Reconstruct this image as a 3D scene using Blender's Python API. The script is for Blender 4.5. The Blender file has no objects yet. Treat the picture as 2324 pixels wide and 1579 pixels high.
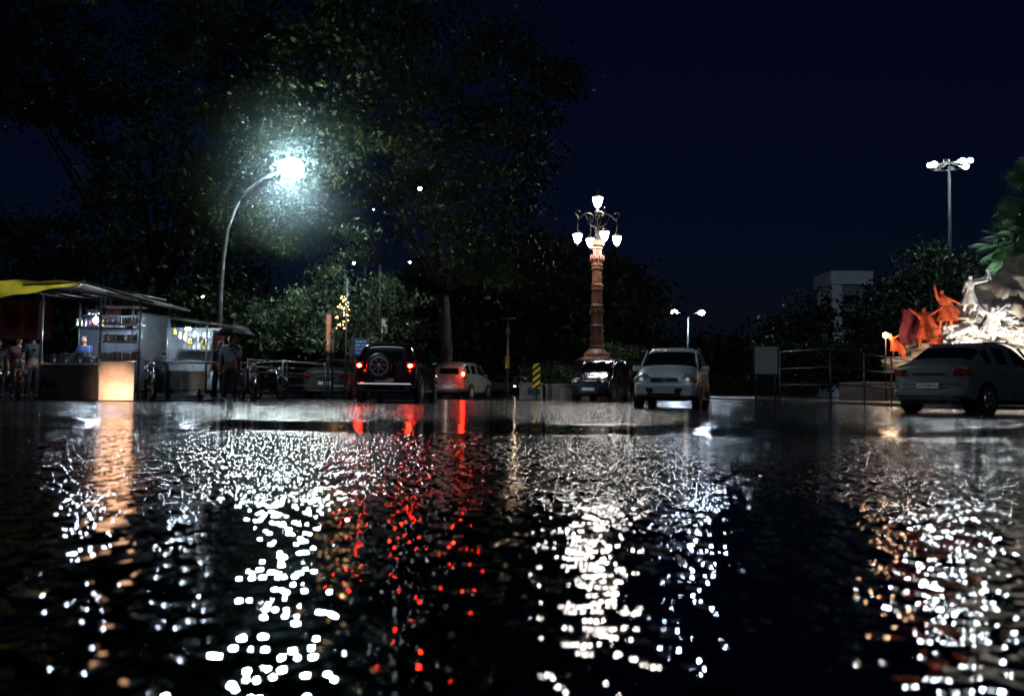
import bpy, bmesh, math, random
import numpy as np
from mathutils import Vector, Matrix, noise
random.seed(7); rng=np.random.default_rng(7)
SC=bpy.context.scene
FW,FH,FP=2324.,1579.,2000.
H=0.37; PIT=math.atan(97.5/2000); ROLL=math.radians(.7)
Fv=Vector((0,math.cos(PIT),math.sin(PIT))); U0=Vector((0,-math.sin(PIT),math.cos(PIT))); R0=Vector((1,0,0))
Rv=R0*math.cos(ROLL)+U0*math.sin(ROLL); Uv=-R0*math.sin(ROLL)+U0*math.cos(ROLL)
def W(px,py,D):
    d=Fv+Rv*((px-FW/2)/FP)+Uv*((FH/2-py)/FP)
    t=D/d.y
    return Vector((d.x*t,D,H+d.z*t))
def GX(px,D): return W(px,900,D).x
def G(px,D): return Vector((GX(px,D),D,0))
def S(D): return FP/D

# ---------------- materials
def M(name,col,rough=.5,metal=0,emit=None,es=0,var=.25,scale=6,bump=0,spec=.5,trans=0):
    m=bpy.data.materials.new(name); m.use_nodes=True; nt=m.node_tree; b=nt.nodes['Principled BSDF']
    b.inputs['Roughness'].default_value=rough; b.inputs['Metallic'].default_value=metal
    b.inputs['Specular IOR Level'].default_value=spec
    if trans: b.inputs['Transmission Weight'].default_value=trans
    tc=nt.nodes.new('ShaderNodeTexCoord'); n=nt.nodes.new('ShaderNodeTexNoise'); n.inputs['Scale'].default_value=scale; n.inputs['Detail'].default_value=4
    nt.links.new(tc.outputs['Object'],n.inputs['Vector'])
    r=nt.nodes.new('ShaderNodeValToRGB'); e=r.color_ramp.elements
    e[0].position=.3; e[1].position=.7
    e[0].color=[c*(1-var) for c in col]+[1]; e[1].color=[min(1,c*(1+var)) for c in col]+[1]
    nt.links.new(n.outputs['Fac'],r.inputs['Fac']); nt.links.new(r.outputs['Color'],b.inputs['Base Color'])
    if emit:
        b.inputs['Emission Color'].default_value=list(emit)+[1]; b.inputs['Emission Strength'].default_value=es
        m.cycles.emission_sampling='NONE'
    if bump:
        bp=nt.nodes.new('ShaderNodeBump'); bp.inputs['Strength'].default_value=bump; bp.inputs['Distance'].default_value=.05
        nt.links.new(n.outputs['Fac'],bp.inputs['Height']); nt.links.new(bp.outputs['Normal'],b.inputs['Normal'])
    return m
def leafmat(name,c1,c2,spec=.08):
    m=bpy.data.materials.new(name); m.use_nodes=True; nt=m.node_tree; b=nt.nodes['Principled BSDF']
    g=nt.nodes.new('ShaderNodeNewGeometry'); r=nt.nodes.new('ShaderNodeValToRGB')
    r.color_ramp.elements[0].color=c1+(1,); r.color_ramp.elements[1].color=c2+(1,)
    nt.links.new(g.outputs['Random Per Island'],r.inputs['Fac']); nt.links.new(r.outputs['Color'],b.inputs['Base Color'])
    b.inputs['Roughness'].default_value=.6; b.inputs['Specular IOR Level'].default_value=spec
    return m
mBLACK=M('black_plastic',(.012,.012,.014),.4)
mRUB=M('tyre_rubber',(.02,.02,.02),.75)
mGLASS=M('dark_glass',(.006,.008,.01),.06,spec=.8)
mCHROME=M('chrome',(.6,.6,.62),.18,1)
mALLOY=M('alloy',(.45,.46,.48),.3,.8)
mSTEEL=M('painted_steel',(.05,.055,.06),.5,.4)
mGREYM=M('galvanised',(.2,.215,.225),.45,.6)
mWHITE=M('white_paint',(.6,.62,.64),.35)
mPLATE=M('plate_white',(.8,.8,.78),.5,var=.05)
mPLTXT=M('plate_ink',(.02,.02,.02),.6)
mSKIN=M('skin',(.25,.13,.08),.5)
mHAIR=M('hair',(.012,.01,.01),.5)
mREDL=M('tail_lens',(.25,.01,.01),.2)
mREDON=M('tail_lit',(.6,.02,.01),.3,emit=(1,.022,.008),es=220)
mHEADL=M('head_lens',(.55,.58,.6),.12,.5)
mBARK=M('bark',(.03,.024,.02),.9,bump=.6,scale=9)

# ---------------- mesh helpers
def link(o,parent=None):
    SC.collection.objects.link(o)
    if parent: o.parent=parent
    return o
def root(name,loc=(0,0,0),head=0):
    e=bpy.data.objects.new(name,None); e.empty_display_size=.3; e.location=loc; e.rotation_euler=(0,0,-math.radians(head))
    return link(e)
def fin(name,bm,mat,parent=None,smooth=False,mats=None):
    bmesh.ops.recalc_face_normals(bm,faces=bm.faces)
    me=bpy.data.meshes.new(name); bm.to_mesh(me); bm.free()
    for m in (mats or [mat]): me.materials.append(m)
    if smooth:
        for p in me.polygons: p.use_smooth=True
    return link(bpy.data.objects.new(name,me),parent)
def box(name,par,c,s,mat,rot=(0,0,0),bev=0.0,seg=2):
    bm=bmesh.new(); bmesh.ops.create_cube(bm,size=1)
    for v in bm.verts: v.co=Vector((v.co.x*s[0],v.co.y*s[1],v.co.z*s[2]))
    if bev: bmesh.ops.bevel(bm,geom=bm.edges[:],offset=bev,segments=seg,affect='EDGES',profile=.5)
    o=fin(name,bm,mat,par); o.location=c; o.rotation_euler=rot; return o
def tube(name,par,pts,rad,mat,n=8,cap=True,smooth=True):
    pts=[Vector(p) for p in pts]
    if not hasattr(rad,'__len__'): rad=[rad]*len(pts)
    bm=bmesh.new(); rings=[]
    for i,p in enumerate(pts):
        t=(pts[min(i+1,len(pts)-1)]-pts[max(i-1,0)]).normalized()
        a=Vector((0,0,1)) if abs(t.z)<.9 else Vector((1,0,0))
        u=t.cross(a).normalized(); v=t.cross(u)
        rings.append([bm.verts.new(p+(u*math.cos(k*2*math.pi/n)+v*math.sin(k*2*math.pi/n))*rad[i]) for k in range(n)])
    for a,b in zip(rings,rings[1:]):
        for k in range(n): bm.faces.new((a[k],a[(k+1)%n],b[(k+1)%n],b[k]))
    if cap: bm.faces.new(rings[0]); bm.faces.new(rings[-1])
    return fin(name,bm,mat,par,smooth)
def lathe(name,par,prof,mat,loc=(0,0,0),n=20,smooth=False):
    bm=bmesh.new(); rings=[]
    for r,z in prof: rings.append([bm.verts.new((max(r,.001)*math.cos(k*2*math.pi/n),max(r,.001)*math.sin(k*2*math.pi/n),z)) for k in range(n)])
    for a,b in zip(rings,rings[1:]):
        for k in range(n): bm.faces.new((a[k],a[(k+1)%n],b[(k+1)%n],b[k]))
    bm.faces.new(rings[0]); bm.faces.new(rings[-1])
    o=fin(name,bm,mat,par,smooth); o.location=loc; return o
def ball(name,par,c,s,mat,seg=16,rot=(0,0,0),fn=None):
    bm=bmesh.new(); bmesh.ops.create_uvsphere(bm,u_segments=seg,v_segments=max(6,seg*2//3),radius=1)
    for v in bm.verts:
        if fn: v.co=fn(v.co)
        v.co=Vector((v.co.x*s[0],v.co.y*s[1],v.co.z*s[2]))
    o=fin(name,bm,mat,par,True); o.location=c; o.rotation_euler=rot; return o
def poly(name,par,pts,mat,thick=0,smooth=False):
    bm=bmesh.new(); f=bm.faces.new([bm.verts.new(p) for p in pts])
    if thick:
        f.normal_update(); n=f.normal.copy()
        r=bmesh.ops.extrude_face_region(bm,geom=[f])
        for g in r['geom']:
            if isinstance(g,bmesh.types.BMVert): g.co+=n*thick
    return fin(name,bm,mat,par,smooth)
def text(name,par,body,loc,size,mat,rot=(math.pi/2,0,0)):
    c=bpy.data.curves.new(name,'FONT'); c.body=body; c.size=size; c.align_x='CENTER'; c.align_y='CENTER'; c.extrude=.001
    c.materials.append(mat); o=bpy.data.objects.new(name,c); o.location=loc; o.rotation_euler=rot; return link(o,par)
def skin(name,par,verts,edges,radii,mat,sub=2,rootv=0):
    me=bpy.data.meshes.new(name); me.from_pydata([tuple(v) for v in verts],edges,[]); me.materials.append(mat)
    o=link(bpy.data.objects.new(name,me),par)
    md=o.modifiers.new('skin','SKIN'); md.use_smooth_shade=True
    for i,r in enumerate(radii):
        sv=me.skin_vertices[0].data[i]; sv.radius=(r,r) if not hasattr(r,'__len__') else r; sv.use_root=(i==rootv)
    s=o.modifiers.new('sub','SUBSURF'); s.levels=sub; s.render_levels=sub
    return o
def point(name,loc,P,col,rad=.05,par=None):
    l=bpy.data.lights.new(name,'POINT'); l.energy=P; l.color=col; l.shadow_soft_size=rad
    o=bpy.data.objects.new(name,l); o.location=loc; return link(o,par)
def spot(name,loc,target,P,col,ang,rad=.05,par=None,blend=.5):
    l=bpy.data.lights.new(name,'SPOT'); l.energy=P; l.color=col; l.shadow_soft_size=rad; l.spot_size=math.radians(ang); l.spot_blend=blend
    o=bpy.data.objects.new(name,l); o.location=loc; o.rotation_euler=(Vector(target)-Vector(loc)).to_track_quat('-Z','Y').to_euler(); return link(o,par)

# ---------------- ground
def ground():
    m=bpy.data.materials.new('wet_asphalt'); m.use_nodes=True; nt=m.node_tree; N=nt.nodes; L=nt.links; b=N['Principled BSDF']
    tc=N.new('ShaderNodeTexCoord'); sx=N.new('ShaderNodeSeparateXYZ'); L.new(tc.outputs['Object'],sx.inputs[0])
    def noi(sc,det,vec=None,rough=.5):
        n=N.new('ShaderNodeTexNoise'); n.inputs['Scale'].default_value=sc; n.inputs['Detail'].default_value=det; n.inputs['Roughness'].default_value=rough
        L.new(vec or tc.outputs['Object'],n.inputs['Vector']); return n
    def mth(op,a,b_,c=None):
        n=N.new('ShaderNodeMath'); n.operation=op
        for i,x in enumerate((a,b_,c)):
            if x is None: continue
            if isinstance(x,(int,float)): n.inputs[i].default_value=x
            else: L.new(x,n.inputs[i])
        return n.outputs[0]
    def vm(op,a,b_):
        n=N.new('ShaderNodeVectorMath'); n.operation=op
        for i,x in enumerate((a,b_)):
            if isinstance(x,tuple): n.inputs[i].default_value=x
            else: L.new(x,n.inputs[i])
        return n.outputs[0]
    def vs(a,k):
        n=N.new('ShaderNodeVectorMath'); n.operation='SCALE'; L.new(a,n.inputs[0])
        if isinstance(k,(int,float)): n.inputs['Scale'].default_value=k
        else: L.new(k,n.inputs['Scale'])
        return n.outputs[0]
    mp=N.new('ShaderNodeMapping'); mp.inputs['Scale'].default_value=(.25,.6,1); L.new(tc.outputs['Object'],mp.inputs['Vector'])
    low=noi(1.0,3,mp.outputs[0])
    yy=mth('DIVIDE',mth('ADD',sx.outputs['Y'],mth('MULTIPLY',mth('SUBTRACT',low.outputs['Fac'],.5),mth('MULTIPLY',sx.outputs['Y'],.4))),30.)
    def ramp(pts):
        r=N.new('ShaderNodeValToRGB'); e=r.color_ramp.elements
        for i,(p,v) in enumerate(pts):
            if i<2: el=e[i]; el.position=p
            else: el=e.new(p)
            el.color=(v,v,v,1)
        L.new(yy,r.inputs['Fac']); return r.outputs['Color']
    # calm film of water up close, bare wet stone further out, a puddle, then wet stone again
    kn=ramp([(0,.085),(2.2/30,.105),(2.9/30,.12),(3.8/30,0.02),(1,0)])
    kf=ramp([(0,0),(2.7/30,0),(3.4/30,.40),(7.0/30,.52),(7.9/30,.05),(9.6/30,.07),(11/30,.5),(1,.6)])
    rf=ramp([(0,.02),(2.8/30,.025),(3.4/30,.04),(7.0/30,.05),(7.9/30,.03),(9.6/30,.04),(11/30,.12),(1,.16)])
    cf=ramp([(0,.15),(3/30,.2),(4/30,.6),(7/30,.8),(8/30,.4),(10/30,.5),(11.5/30,2.2),(1,2.0)])  # zone tones; far colour raised to add the lamp's sheen before the cars
    wp=noi(5,2); warp=vm('ADD',tc.outputs['Object'],vs(vm('SUBTRACT',wp.outputs['Color'],(.5,.5,.5)),.22))
    def stones(scale,k,r0,r1,tl):
        sc=vm('MULTIPLY',warp,scale)
        vo=N.new('ShaderNodeTexVoronoi'); vo.voronoi_dimensions='2D'; vo.inputs['Scale'].default_value=1.0; L.new(sc,vo.inputs['Vector'])
        d=vm('SUBTRACT',sc,vo.outputs['Position'])
        sp=N.new('ShaderNodeSeparateColor'); L.new(vo.outputs['Color'],sp.inputs[0])
        rnd=mth('MULTIPLY_ADD',sp.outputs[2],r1,r0)
        return vm('ADD',vs(d,mth('MULTIPLY',k,rnd)),vs(vm('SUBTRACT',vo.outputs['Color'],(.5,.5,.5)),mth('MULTIPLY',k,tl)))
    amp=noi(2.2,3); ampv=mth('MULTIPLY_ADD',amp.outputs['Fac'],1.9,.05)
    A=stones((40.,20.,1.),mth('MULTIPLY',kn,ampv),.6,.9,1.8)
    B=stones((62.,21.,1.),mth('MULTIPLY',kf,ampv),.5,1.0,1.3)
    n1=noi(9,3); wav=vs(vm('SUBTRACT',n1.outputs['Color'],(.5,.5,.5)),.06)
    n2=noi(150,2); fin_=vs(vm('SUBTRACT',n2.outputs['Color'],(.5,.5,.5)),mth('MULTIPLY',kf,.3))
    sm=vm('ADD',vm('ADD',A,B),vm('ADD',wav,fin_))
    nm=vm('NORMALIZE',vm('ADD',vm('MULTIPLY',sm,(1,1,0)),(0,0,1)),(0,0,0))
    L.new(nm,b.inputs['Normal']); L.new(rf,b.inputs['Roughness'])
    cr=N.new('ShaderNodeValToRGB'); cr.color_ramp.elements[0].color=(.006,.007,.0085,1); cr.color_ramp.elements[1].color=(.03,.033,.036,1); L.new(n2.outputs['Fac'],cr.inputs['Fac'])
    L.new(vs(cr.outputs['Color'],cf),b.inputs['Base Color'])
    b.inputs['IOR'].default_value=1.33
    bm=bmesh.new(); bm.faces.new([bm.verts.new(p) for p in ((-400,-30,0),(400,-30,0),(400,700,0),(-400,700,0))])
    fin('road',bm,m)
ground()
mPAVE=M('paving',(.05,.05,.05),.4,bump=.3,scale=3)
box('pavement',None,(-33,60,.06),(50,62,.12),mPAVE,bev=.02)
box('pavement',None,(36,66,.06),(46,80,.12),mPAVE,bev=.02)

# ---------------- trees
def inpoly(x,y,P):
    c=False; j=len(P)-1
    for i in range(len(P)):
        if (P[i][1]>y)!=(P[j][1]>y) and x<(P[j][0]-P[i][0])*(y-P[i][1])/(P[j][1]-P[i][1])+P[i][0]: c=not c
        j=i
    return c
def leaves(name,par,C,size,mat,droop=0.3):
    C=np.asarray(C); n=len(C)
    a=rng.normal(size=(n,3)); a[:,2]-=droop; a/=np.linalg.norm(a,axis=1)[:,None]
    b=rng.normal(size=(n,3)); b-=a*(a*b).sum(1)[:,None]; b/=np.linalg.norm(b,axis=1)[:,None]
    s=(size*rng.uniform(.6,1.3,n))[:,None]
    V=np.stack([C-a*s*.5,C+b*s*.26,C+a*s*.5,C-b*s*.26],1).reshape(-1,3)
    F=np.arange(4*n).reshape(-1,4)
    me=bpy.data.meshes.new(name); me.from_pydata(V.tolist(),[],F.tolist()); me.materials.append(mat)
    return link(bpy.data.objects.new(name,me),par)
def tree(name,P,D0,D1,ncl,nlf,cr,leaf,mat,trunk=None,limbs=10,tr=.25):
    r=root(name,G(trunk[0],trunk[1]) if trunk else (0,0,0))
    off=Vector(r.location)
    xs=[p[0] for p in P]; ys=[p[1] for p in P]; cl=[]
    while len(cl)<ncl:
        x=random.uniform(min(xs),max(xs)); y=random.uniform(min(ys),max(ys))
        if inpoly(x,y,P):
            w=W(x,y,random.uniform(D0,D1))-off
            if w.z>.15: cl.append(w)
    C=[]
    for c in cl:
        k=max(3,int(nlf*random.uniform(.4,1.6))); rr=cr*random.uniform(.6,1.3)
        q=rng.normal(size=(k,3))*np.array([rr,rr,rr*.55])*.6+np.array(c)
        C.append(q)
    C=np.concatenate(C); C=C[C[:,2]>.05]
    leaves('foliage',r,C,leaf,mat)
    if trunk:
        zt=max(2.2,min(c.z for c in cl)*1.0+.5); zt=min(zt,6)
        base=Vector((0,0,0)); fk=Vector((random.uniform(-.3,.3),0,zt))
        tube('trunk',r,[base,base+Vector((0,0,.3)),(base+fk)/2+Vector((.1,.05,0)),fk],[tr*1.5,tr*1.1,tr*.9,tr*.75],mBARK,10)
        for i in range(limbs):
            c=random.choice(cl); m1=fk.lerp(c,.35)+Vector((0,.3,random.uniform(.2,.8))); m2=fk.lerp(c,.7)+Vector((random.uniform(-.5,.5),.3,random.uniform(0,.9)))
            tube('limb_%d'%i,r,[fk-Vector((0,0,.1)),m1,m2,c],[tr*.4,tr*.22,tr*.13,tr*.04],mBARK,6)
    return r
mLDARK=leafmat('leaf_dark',(.010,.017,.008),(.026,.04,.018),.03)
mLMID=leafmat('leaf_mid',(.012,.03,.015),(.06,.085,.05))
mLFAR=leafmat('leaf_far',(.008,.012,.008),(.022,.028,.017))
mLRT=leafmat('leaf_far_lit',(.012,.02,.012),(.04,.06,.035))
tree('broadleaf_tree',[(560,-60),(1010,-60),(1110,30),(1200,60),(1320,110),(1295,200),(1240,260),(1265,330),(1225,420),(1190,520),(1240,590),(1180,650),(1010,620),(930,560),(850,460),(700,400),(560,300)],31,39,330,85,.95,.26,mLDARK,(1010,40),10,.3)
tree('broadleaf_tree',[(-80,-80),(600,-80),(700,400),(760,520),(620,640),(560,720),(380,700),(330,600),(170,500),(205,400),(200,330),(130,280),(60,250),(-80,290)],32,40,390,85,.95,.26,mLDARK,(330,38),14,.4)
tree('broadleaf_tree',[(-80,490),(190,500),(380,640),(620,720),(620,800),(-80,800)],33,40,240,60,.9,.25,mLDARK,(130,38),8,.3)
tree('broadleaf_tree',[(760,530),(830,505),(870,560),(900,640),(960,700),(955,760),(870,790),(700,790),(560,770),(570,690),(690,650),(730,600)],30,34,110,85,.5,.16,mLMID,(800,32.5),14,.15)
tree('distant_trees',[(900,640),(1000,620),(1130,560),(1250,520),(1330,555),(1440,610),(1500,680),(1480,830),(950,830)],52,62,260,60,1.5,.5,mLFAR)
tree('distant_trees',[(560,700),(960,720),(1000,830),(560,830)],50,55,90,60,1.5,.45,mLFAR)
tree('broadleaf_tree',[(1980,700),(2080,555),(2140,545),(2220,590),(2240,700),(2200,740),(2000,760)],60,68,90,60,1.2,.4,mLRT,(2100,66),12,.3)
tree('distant_trees',[(1740,745),(1850,690),(1960,710),(2000,650),(2330,620),(2330,790),(2000,800),(1740,800)],68,76,190,60,1.5,.5,mLFAR)
tree('distant_trees',[(1750,790),(2100,780),(2100,860),(1750,870)],62,66,110,60,1.1,.4,mLFAR)
tree('distant_trees',[(1440,770),(1600,775),(1760,765),(1760,850),(1440,850)],95,110,60,50,2.5,.8,mLFAR)
tree('hedge',[(1190,838),(1300,828),(1300,880),(1190,880)],39,41,60,60,.35,.12,mLMID)
tree('hedge',[(1370,785),(1450,790),(1460,850),(1370,850)],42,44,60,60,.4,.14,mLMID)

# ---------------- street lamp (main)
LED=(.82,.97,1.0)
mLED=M('led_glow',(1,1,1),emit=(.85,.97,1),es=800)
def street_lamp():
    D=27; b=G(497,D); r=root('street_lamp',b)
    P=[W(x,y,D)-b for x,y in ((497,760),(500,680),(506,590),(516,520),(535,470),(560,435),(595,405),(640,388))]
    P=[Vector((P[0].x,0,0))]+P
    tube('pole',r,P,[.085,.08,.075,.07,.065,.06,.05,.045,.04],mSTEEL,12)
    h=W(661,378,D)-b
    box('luminaire_housing',r,h+Vector((-.05,0,.09)),(.75,.32,.08),mGREYM,rot=(0,.1,0),bev=.03)
    ball('lens',r,h+Vector((0,0,-.04)),(.38,.28,.28),mLED)
    spot('street_lamp_light',h+Vector((0,-.05,-.38)),h+Vector((0,-.8,-6)),1150,LED,156,.2,r,.2)
    point('lamp_spill',h+Vector((0,-.38,-.05)),190,(.58,.92,1),.15,r)
    lathe('base',r,[(.16,0),(.16,.25),(.1,.3)],mGREYM)
    return b+h
LH=street_lamp()
def glare_halo(c,R,dens,col=(.66,.93,1)):  # added scatter ball that stands in for the lamp's glare halo
    m=bpy.data.materials.new('glare_halo'); m.use_nodes=True; nt=m.node_tree; nt.nodes.clear()
    o=nt.nodes.new('ShaderNodeOutputMaterial'); v=nt.nodes.new('ShaderNodeVolumeScatter'); v.inputs['Color'].default_value=col+(1,)
    tc=nt.nodes.new('ShaderNodeTexCoord'); ln=nt.nodes.new('ShaderNodeVectorMath'); ln.operation='LENGTH'; nt.links.new(tc.outputs['Object'],ln.inputs[0])
    mr=nt.nodes.new('ShaderNodeMapRange'); mr.interpolation_type='SMOOTHERSTEP'; mr.inputs[1].default_value=R*.05; mr.inputs[2].default_value=R*.97; mr.inputs[3].default_value=dens; mr.inputs[4].default_value=0
    nt.links.new(ln.outputs['Value'],mr.inputs[0]); nt.links.new(mr.outputs[0],v.inputs['Density'])
    nt.links.new(v.outputs[0],o.inputs['Volume'])
    ball('glare_halo',None,c,(R,R,R),m,32)
glare_halo(LH,3.8,.017)

# ---------------- heritage lamp
def heritage():
    D=40; b=G(1353,D); r=root('ornamental_street_lamp',b)
    mC=M('terracotta_column',(.17,.07,.042),.45,bump=.4,scale=14,var=.6); mI=M('dark_iron',(.03,.024,.022),.45,.4)
    ml=M('lantern_glass',(1,1,1),emit=(1,.95,.88),es=150)
    z=lambda py: W(1357,py,D).z
    lathe('plinth',r,[(1.1,0),(1.1,.5),(.95,.55),(.9,1.6),(1.0,1.65),(1.0,1.8),(.6,1.95)],mC,n=8)
    prof=[(.6,1.9),(.55,2.1),(.36,2.3)]
    top=z(560)
    for k in range(5):
        z0=2.3+(top-2.3)*k/5; z1=2.3+(top-2.3)*(k+1)/5; rr=.30-.022*k
        prof+=[(rr,z0+.02),(rr+.05,z0+.06),(rr+.05,z0+.13),(rr,z0+.17),(rr-.01,(z0+z1)/2),(rr-.02,z1-.14),(rr+.03,z1-.1),(rr+.03,z1-.03),(rr-.02,z1)]
    prof+=[(.32,top+.04),(.34,top+.2),(.22,top+.3)]
    lathe('column',r,prof,mC,n=16)
    for k in range(16):
        a=k*math.pi/8; 
        for zc in (2.75,4.0,top-.55): ball('ornament_%d'%k,r,(.29*math.cos(a),.29*math.sin(a),zc),(.045,.045,.16),mC,8)
    tt=z(492)
    lathe('upper_shaft',r,[(.2,top+.25),(.12,top+.5),(.09,tt),(.17,tt+.1),(.17,tt+.2),(.06,tt+.35),(.04,z(462))],mI,n=12)
    def lantern(nm,x,y,zc,s=1):
        lathe(nm+'_glass',r,[(.03,-.30*s),(.12*s,-.2*s),(.2*s,.06*s),(.19*s,.1*s)],ml,(x,y,zc),10,True)
        lathe(nm+'_cap',r,[(.23*s,.1*s),(.16*s,.2*s),(.06*s,.28*s),(.02,.4*s)],mI,(x,y,zc),10)
        lathe(nm+'_tip',r,[(.01,-.4*s),(.04*s,-.32*s),(.02,-.29*s)],mI,(x,y,zc),8)
    for k,a in enumerate((14,104,194,284)):
        a=math.radians(a); dx,dy=math.cos(a),math.sin(a); R=.95
        pts=[]
        for t in np.linspace(0,1,9):
            pts.append(Vector((dx*R*t,dy*R*t,tt-.05+.28*math.sin(t*math.pi*1.15)-.28*(1-t)*.6)))
        tube('arm_%d'%k,r,pts,.035,mI,6)
        tube('scroll_%d'%k,r,[Vector((dx*(R+.12*math.sin(u)),dy*(R+.12*math.sin(u)),tt+.0+.12-.12*math.cos(u))) for u in np.linspace(0,4.5,8)],.025,mI,6)
        tube('brace_%d'%k,r,[(dx*.1,dy*.1,tt-.5),(dx*.4,dy*.4,tt-.35),(dx*.6,dy*.6,tt+.1)],.025,mI,6)
        zc=z(540)
        tube('hanger_%d'%k,r,[(dx*R,dy*R,tt),(dx*R,dy*R,zc+.35)],.02,mI,6)
        lantern('lantern_%d'%k,dx*R,dy*R,zc)
        point('lantern_light_%d'%k,(dx*R,dy*R,zc-.5),48,(1,.95,.88),.12,r)
    lantern('lantern_top',0,0,z(455),1.15)
    point('lantern_light_top',(0,-.4,z(455)),45,(1,.95,.88),.12,r)
heritage()

# ---------------- twin lamp, high mast
def twin():
    D=75; b=G(1561,D); r=root('street_lamp',b); zt=W(1561,712,D).z
    tube('pole',r,[(0,0,0),(0,0,zt)],[.1,.06],mSTEEL)
    ml=M('twin_led',(1,1,1),emit=(.62,.78,1),es=750)
    for s in (-1,1):
        tube('arm',r,[(0,0,zt-.4),(s*.4,0,zt),(s*1.1,0,zt+.15)],.035,mSTEEL,6)
        box('head',r,(s*1.15,0,zt+.28),(.5,.25,.08),mSTEEL,bev=.03)
        ball('lens',r,(s*1.17,0,zt+.12),(.25,.2,.22),ml,12)
        spot('led_light',(s*1.17,-.3,zt-.15),(s*1.17,-4,zt-6),600,(.6,.76,1),150,.2,r)
twin()
def mast():
    D=60; b=G(2160,D); r=root('high_mast_light',b); zt=W(2153,378,D).z
    mK=M('mast_steel',(.010,.012,.015),.8,spec=.1)
    tube('pole',r,[(0,0,0),(0,0,zt)],[.17,.08],mK,10)
    ml=M('flood_led',(1,1,1),emit=(.85,.95,1),es=800)
    R=1.15
    tube('ring',r,[(R*math.cos(a),R*math.sin(a),zt) for a in np.linspace(0,2*math.pi,25)],.045,mSTEEL,6)
    for k in range(8):
        a=k*math.pi/4+.2; x,y=R*math.cos(a),R*math.sin(a)
        tube('spoke_%d'%k,r,[(0,0,zt+.25),(x,y,zt)],.03,mSTEEL,5)
        box('flood_%d'%k,r,(x*1.05,y*1.05,zt+.14),(.36,.36,.2),mSTEEL,rot=(0,0,a),bev=.04)
        if k in (0,3,4,6,7): ball('lens_%d'%k,r,(x*1.08,y*1.08-.14,zt+.05+.16*(k%2)),(.19,.18,.16),ml,10)
    spot('flood_light',(-.7,-1.5,zt-.3),(-1,-5,0),900,(.8,.92,1),140,.5,r)
    spot('flood_light',(.7,-1.5,zt-.3),(1,-5,0),600,(.8,.92,1),140,.5,r)
mast()

# ---------------- building
def building():
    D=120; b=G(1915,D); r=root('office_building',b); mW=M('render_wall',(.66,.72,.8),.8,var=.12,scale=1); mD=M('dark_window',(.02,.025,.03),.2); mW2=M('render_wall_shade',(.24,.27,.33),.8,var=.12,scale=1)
    h=W(1915,622,D).z
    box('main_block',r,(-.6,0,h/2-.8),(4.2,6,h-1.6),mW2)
    box('parapet_wall',r,(0,.2,h-.9),(5.6,7,1.8),mW,bev=.02)
    box('stair_tower',r,(-2.0,-.6,h/2-.9),(1.4,5,h-1.8),mW)
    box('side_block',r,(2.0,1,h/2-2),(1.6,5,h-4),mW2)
    for k in range(5):
        box('window_%d'%k,r,(-.1,-3.0,h-3.8-3*k),(2.0,.1,1.2),mD); box('sill_%d'%k,r,(-.1,-3.06,h-4.5-3*k),(2.2,.25,.1),mW2)
building()

# ---------------- cars
HATCH=[(0,.30,.58,.62,.60,.50,.08),(.12,.20,.66,.72,.70,.60,.06),(.45,.18,.78,.86,.74,.66,0),(.85,.18,.86,.95,.745,.66,0),(1.42,.18,.92,1.43,.745,.58,0),(1.95,.18,.93,1.475,.745,.60,0),(2.03,.18,.93,1.475,.745,.60,0),(2.65,.18,.94,1.465,.745,.59,0),(2.75,.18,.94,1.46,.745,.59,0),(3.15,.2,.95,1.43,.74,.58,0),(3.36,.25,.96,1.36,.70,.56,-.10),(3.43,.32,.95,1.30,.64,.52,-.16)]
SUV=[(0,.36,.80,.86,.72,.62,.06),(.12,.28,.88,.96,.84,.72,.04),(.5,.26,.96,1.06,.87,.78,0),(1.0,.26,1.0,1.10,.88,.78,0),(1.6,.26,1.04,1.56,.88,.68,0),(2.2,.26,1.05,1.63,.88,.70,0),(2.3,.26,1.05,1.63,.88,.70,0),(3.1,.26,1.08,1.62,.88,.69,0),(3.2,.26,1.08,1.62,.88,.69,0),(3.7,.28,1.10,1.59,.87,.67,-.03),(3.92,.32,1.10,1.54,.84,.65,-.12),(4.0,.38,1.08,1.48,.78,.60,-.18)]
SEDAN=[(0,.3,.62,.68,.62,.5,.08),(.15,.2,.7,.78,.8,.66,.05),(.6,.18,.84,.92,.86,.72,0),(1.0,.18,.9,.98,.867,.74,0),(1.6,.18,.95,1.44,.867,.62,0),(2.15,.18,.96,1.51,.867,.64,0),(2.23,.18,.96,1.51,.867,.64,0),(2.85,.18,.98,1.49,.867,.63,0),(2.93,.18,.98,1.48,.867,.63,0),(3.15,.18,.99,1.42,.867,.60,0),(3.62,.18,1.02,1.09,.86,.70,0),(3.90,.22,1.0,1.07,.83,.70,0),(4.0,.34,.90,.98,.76,.62,-.02)]
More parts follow.
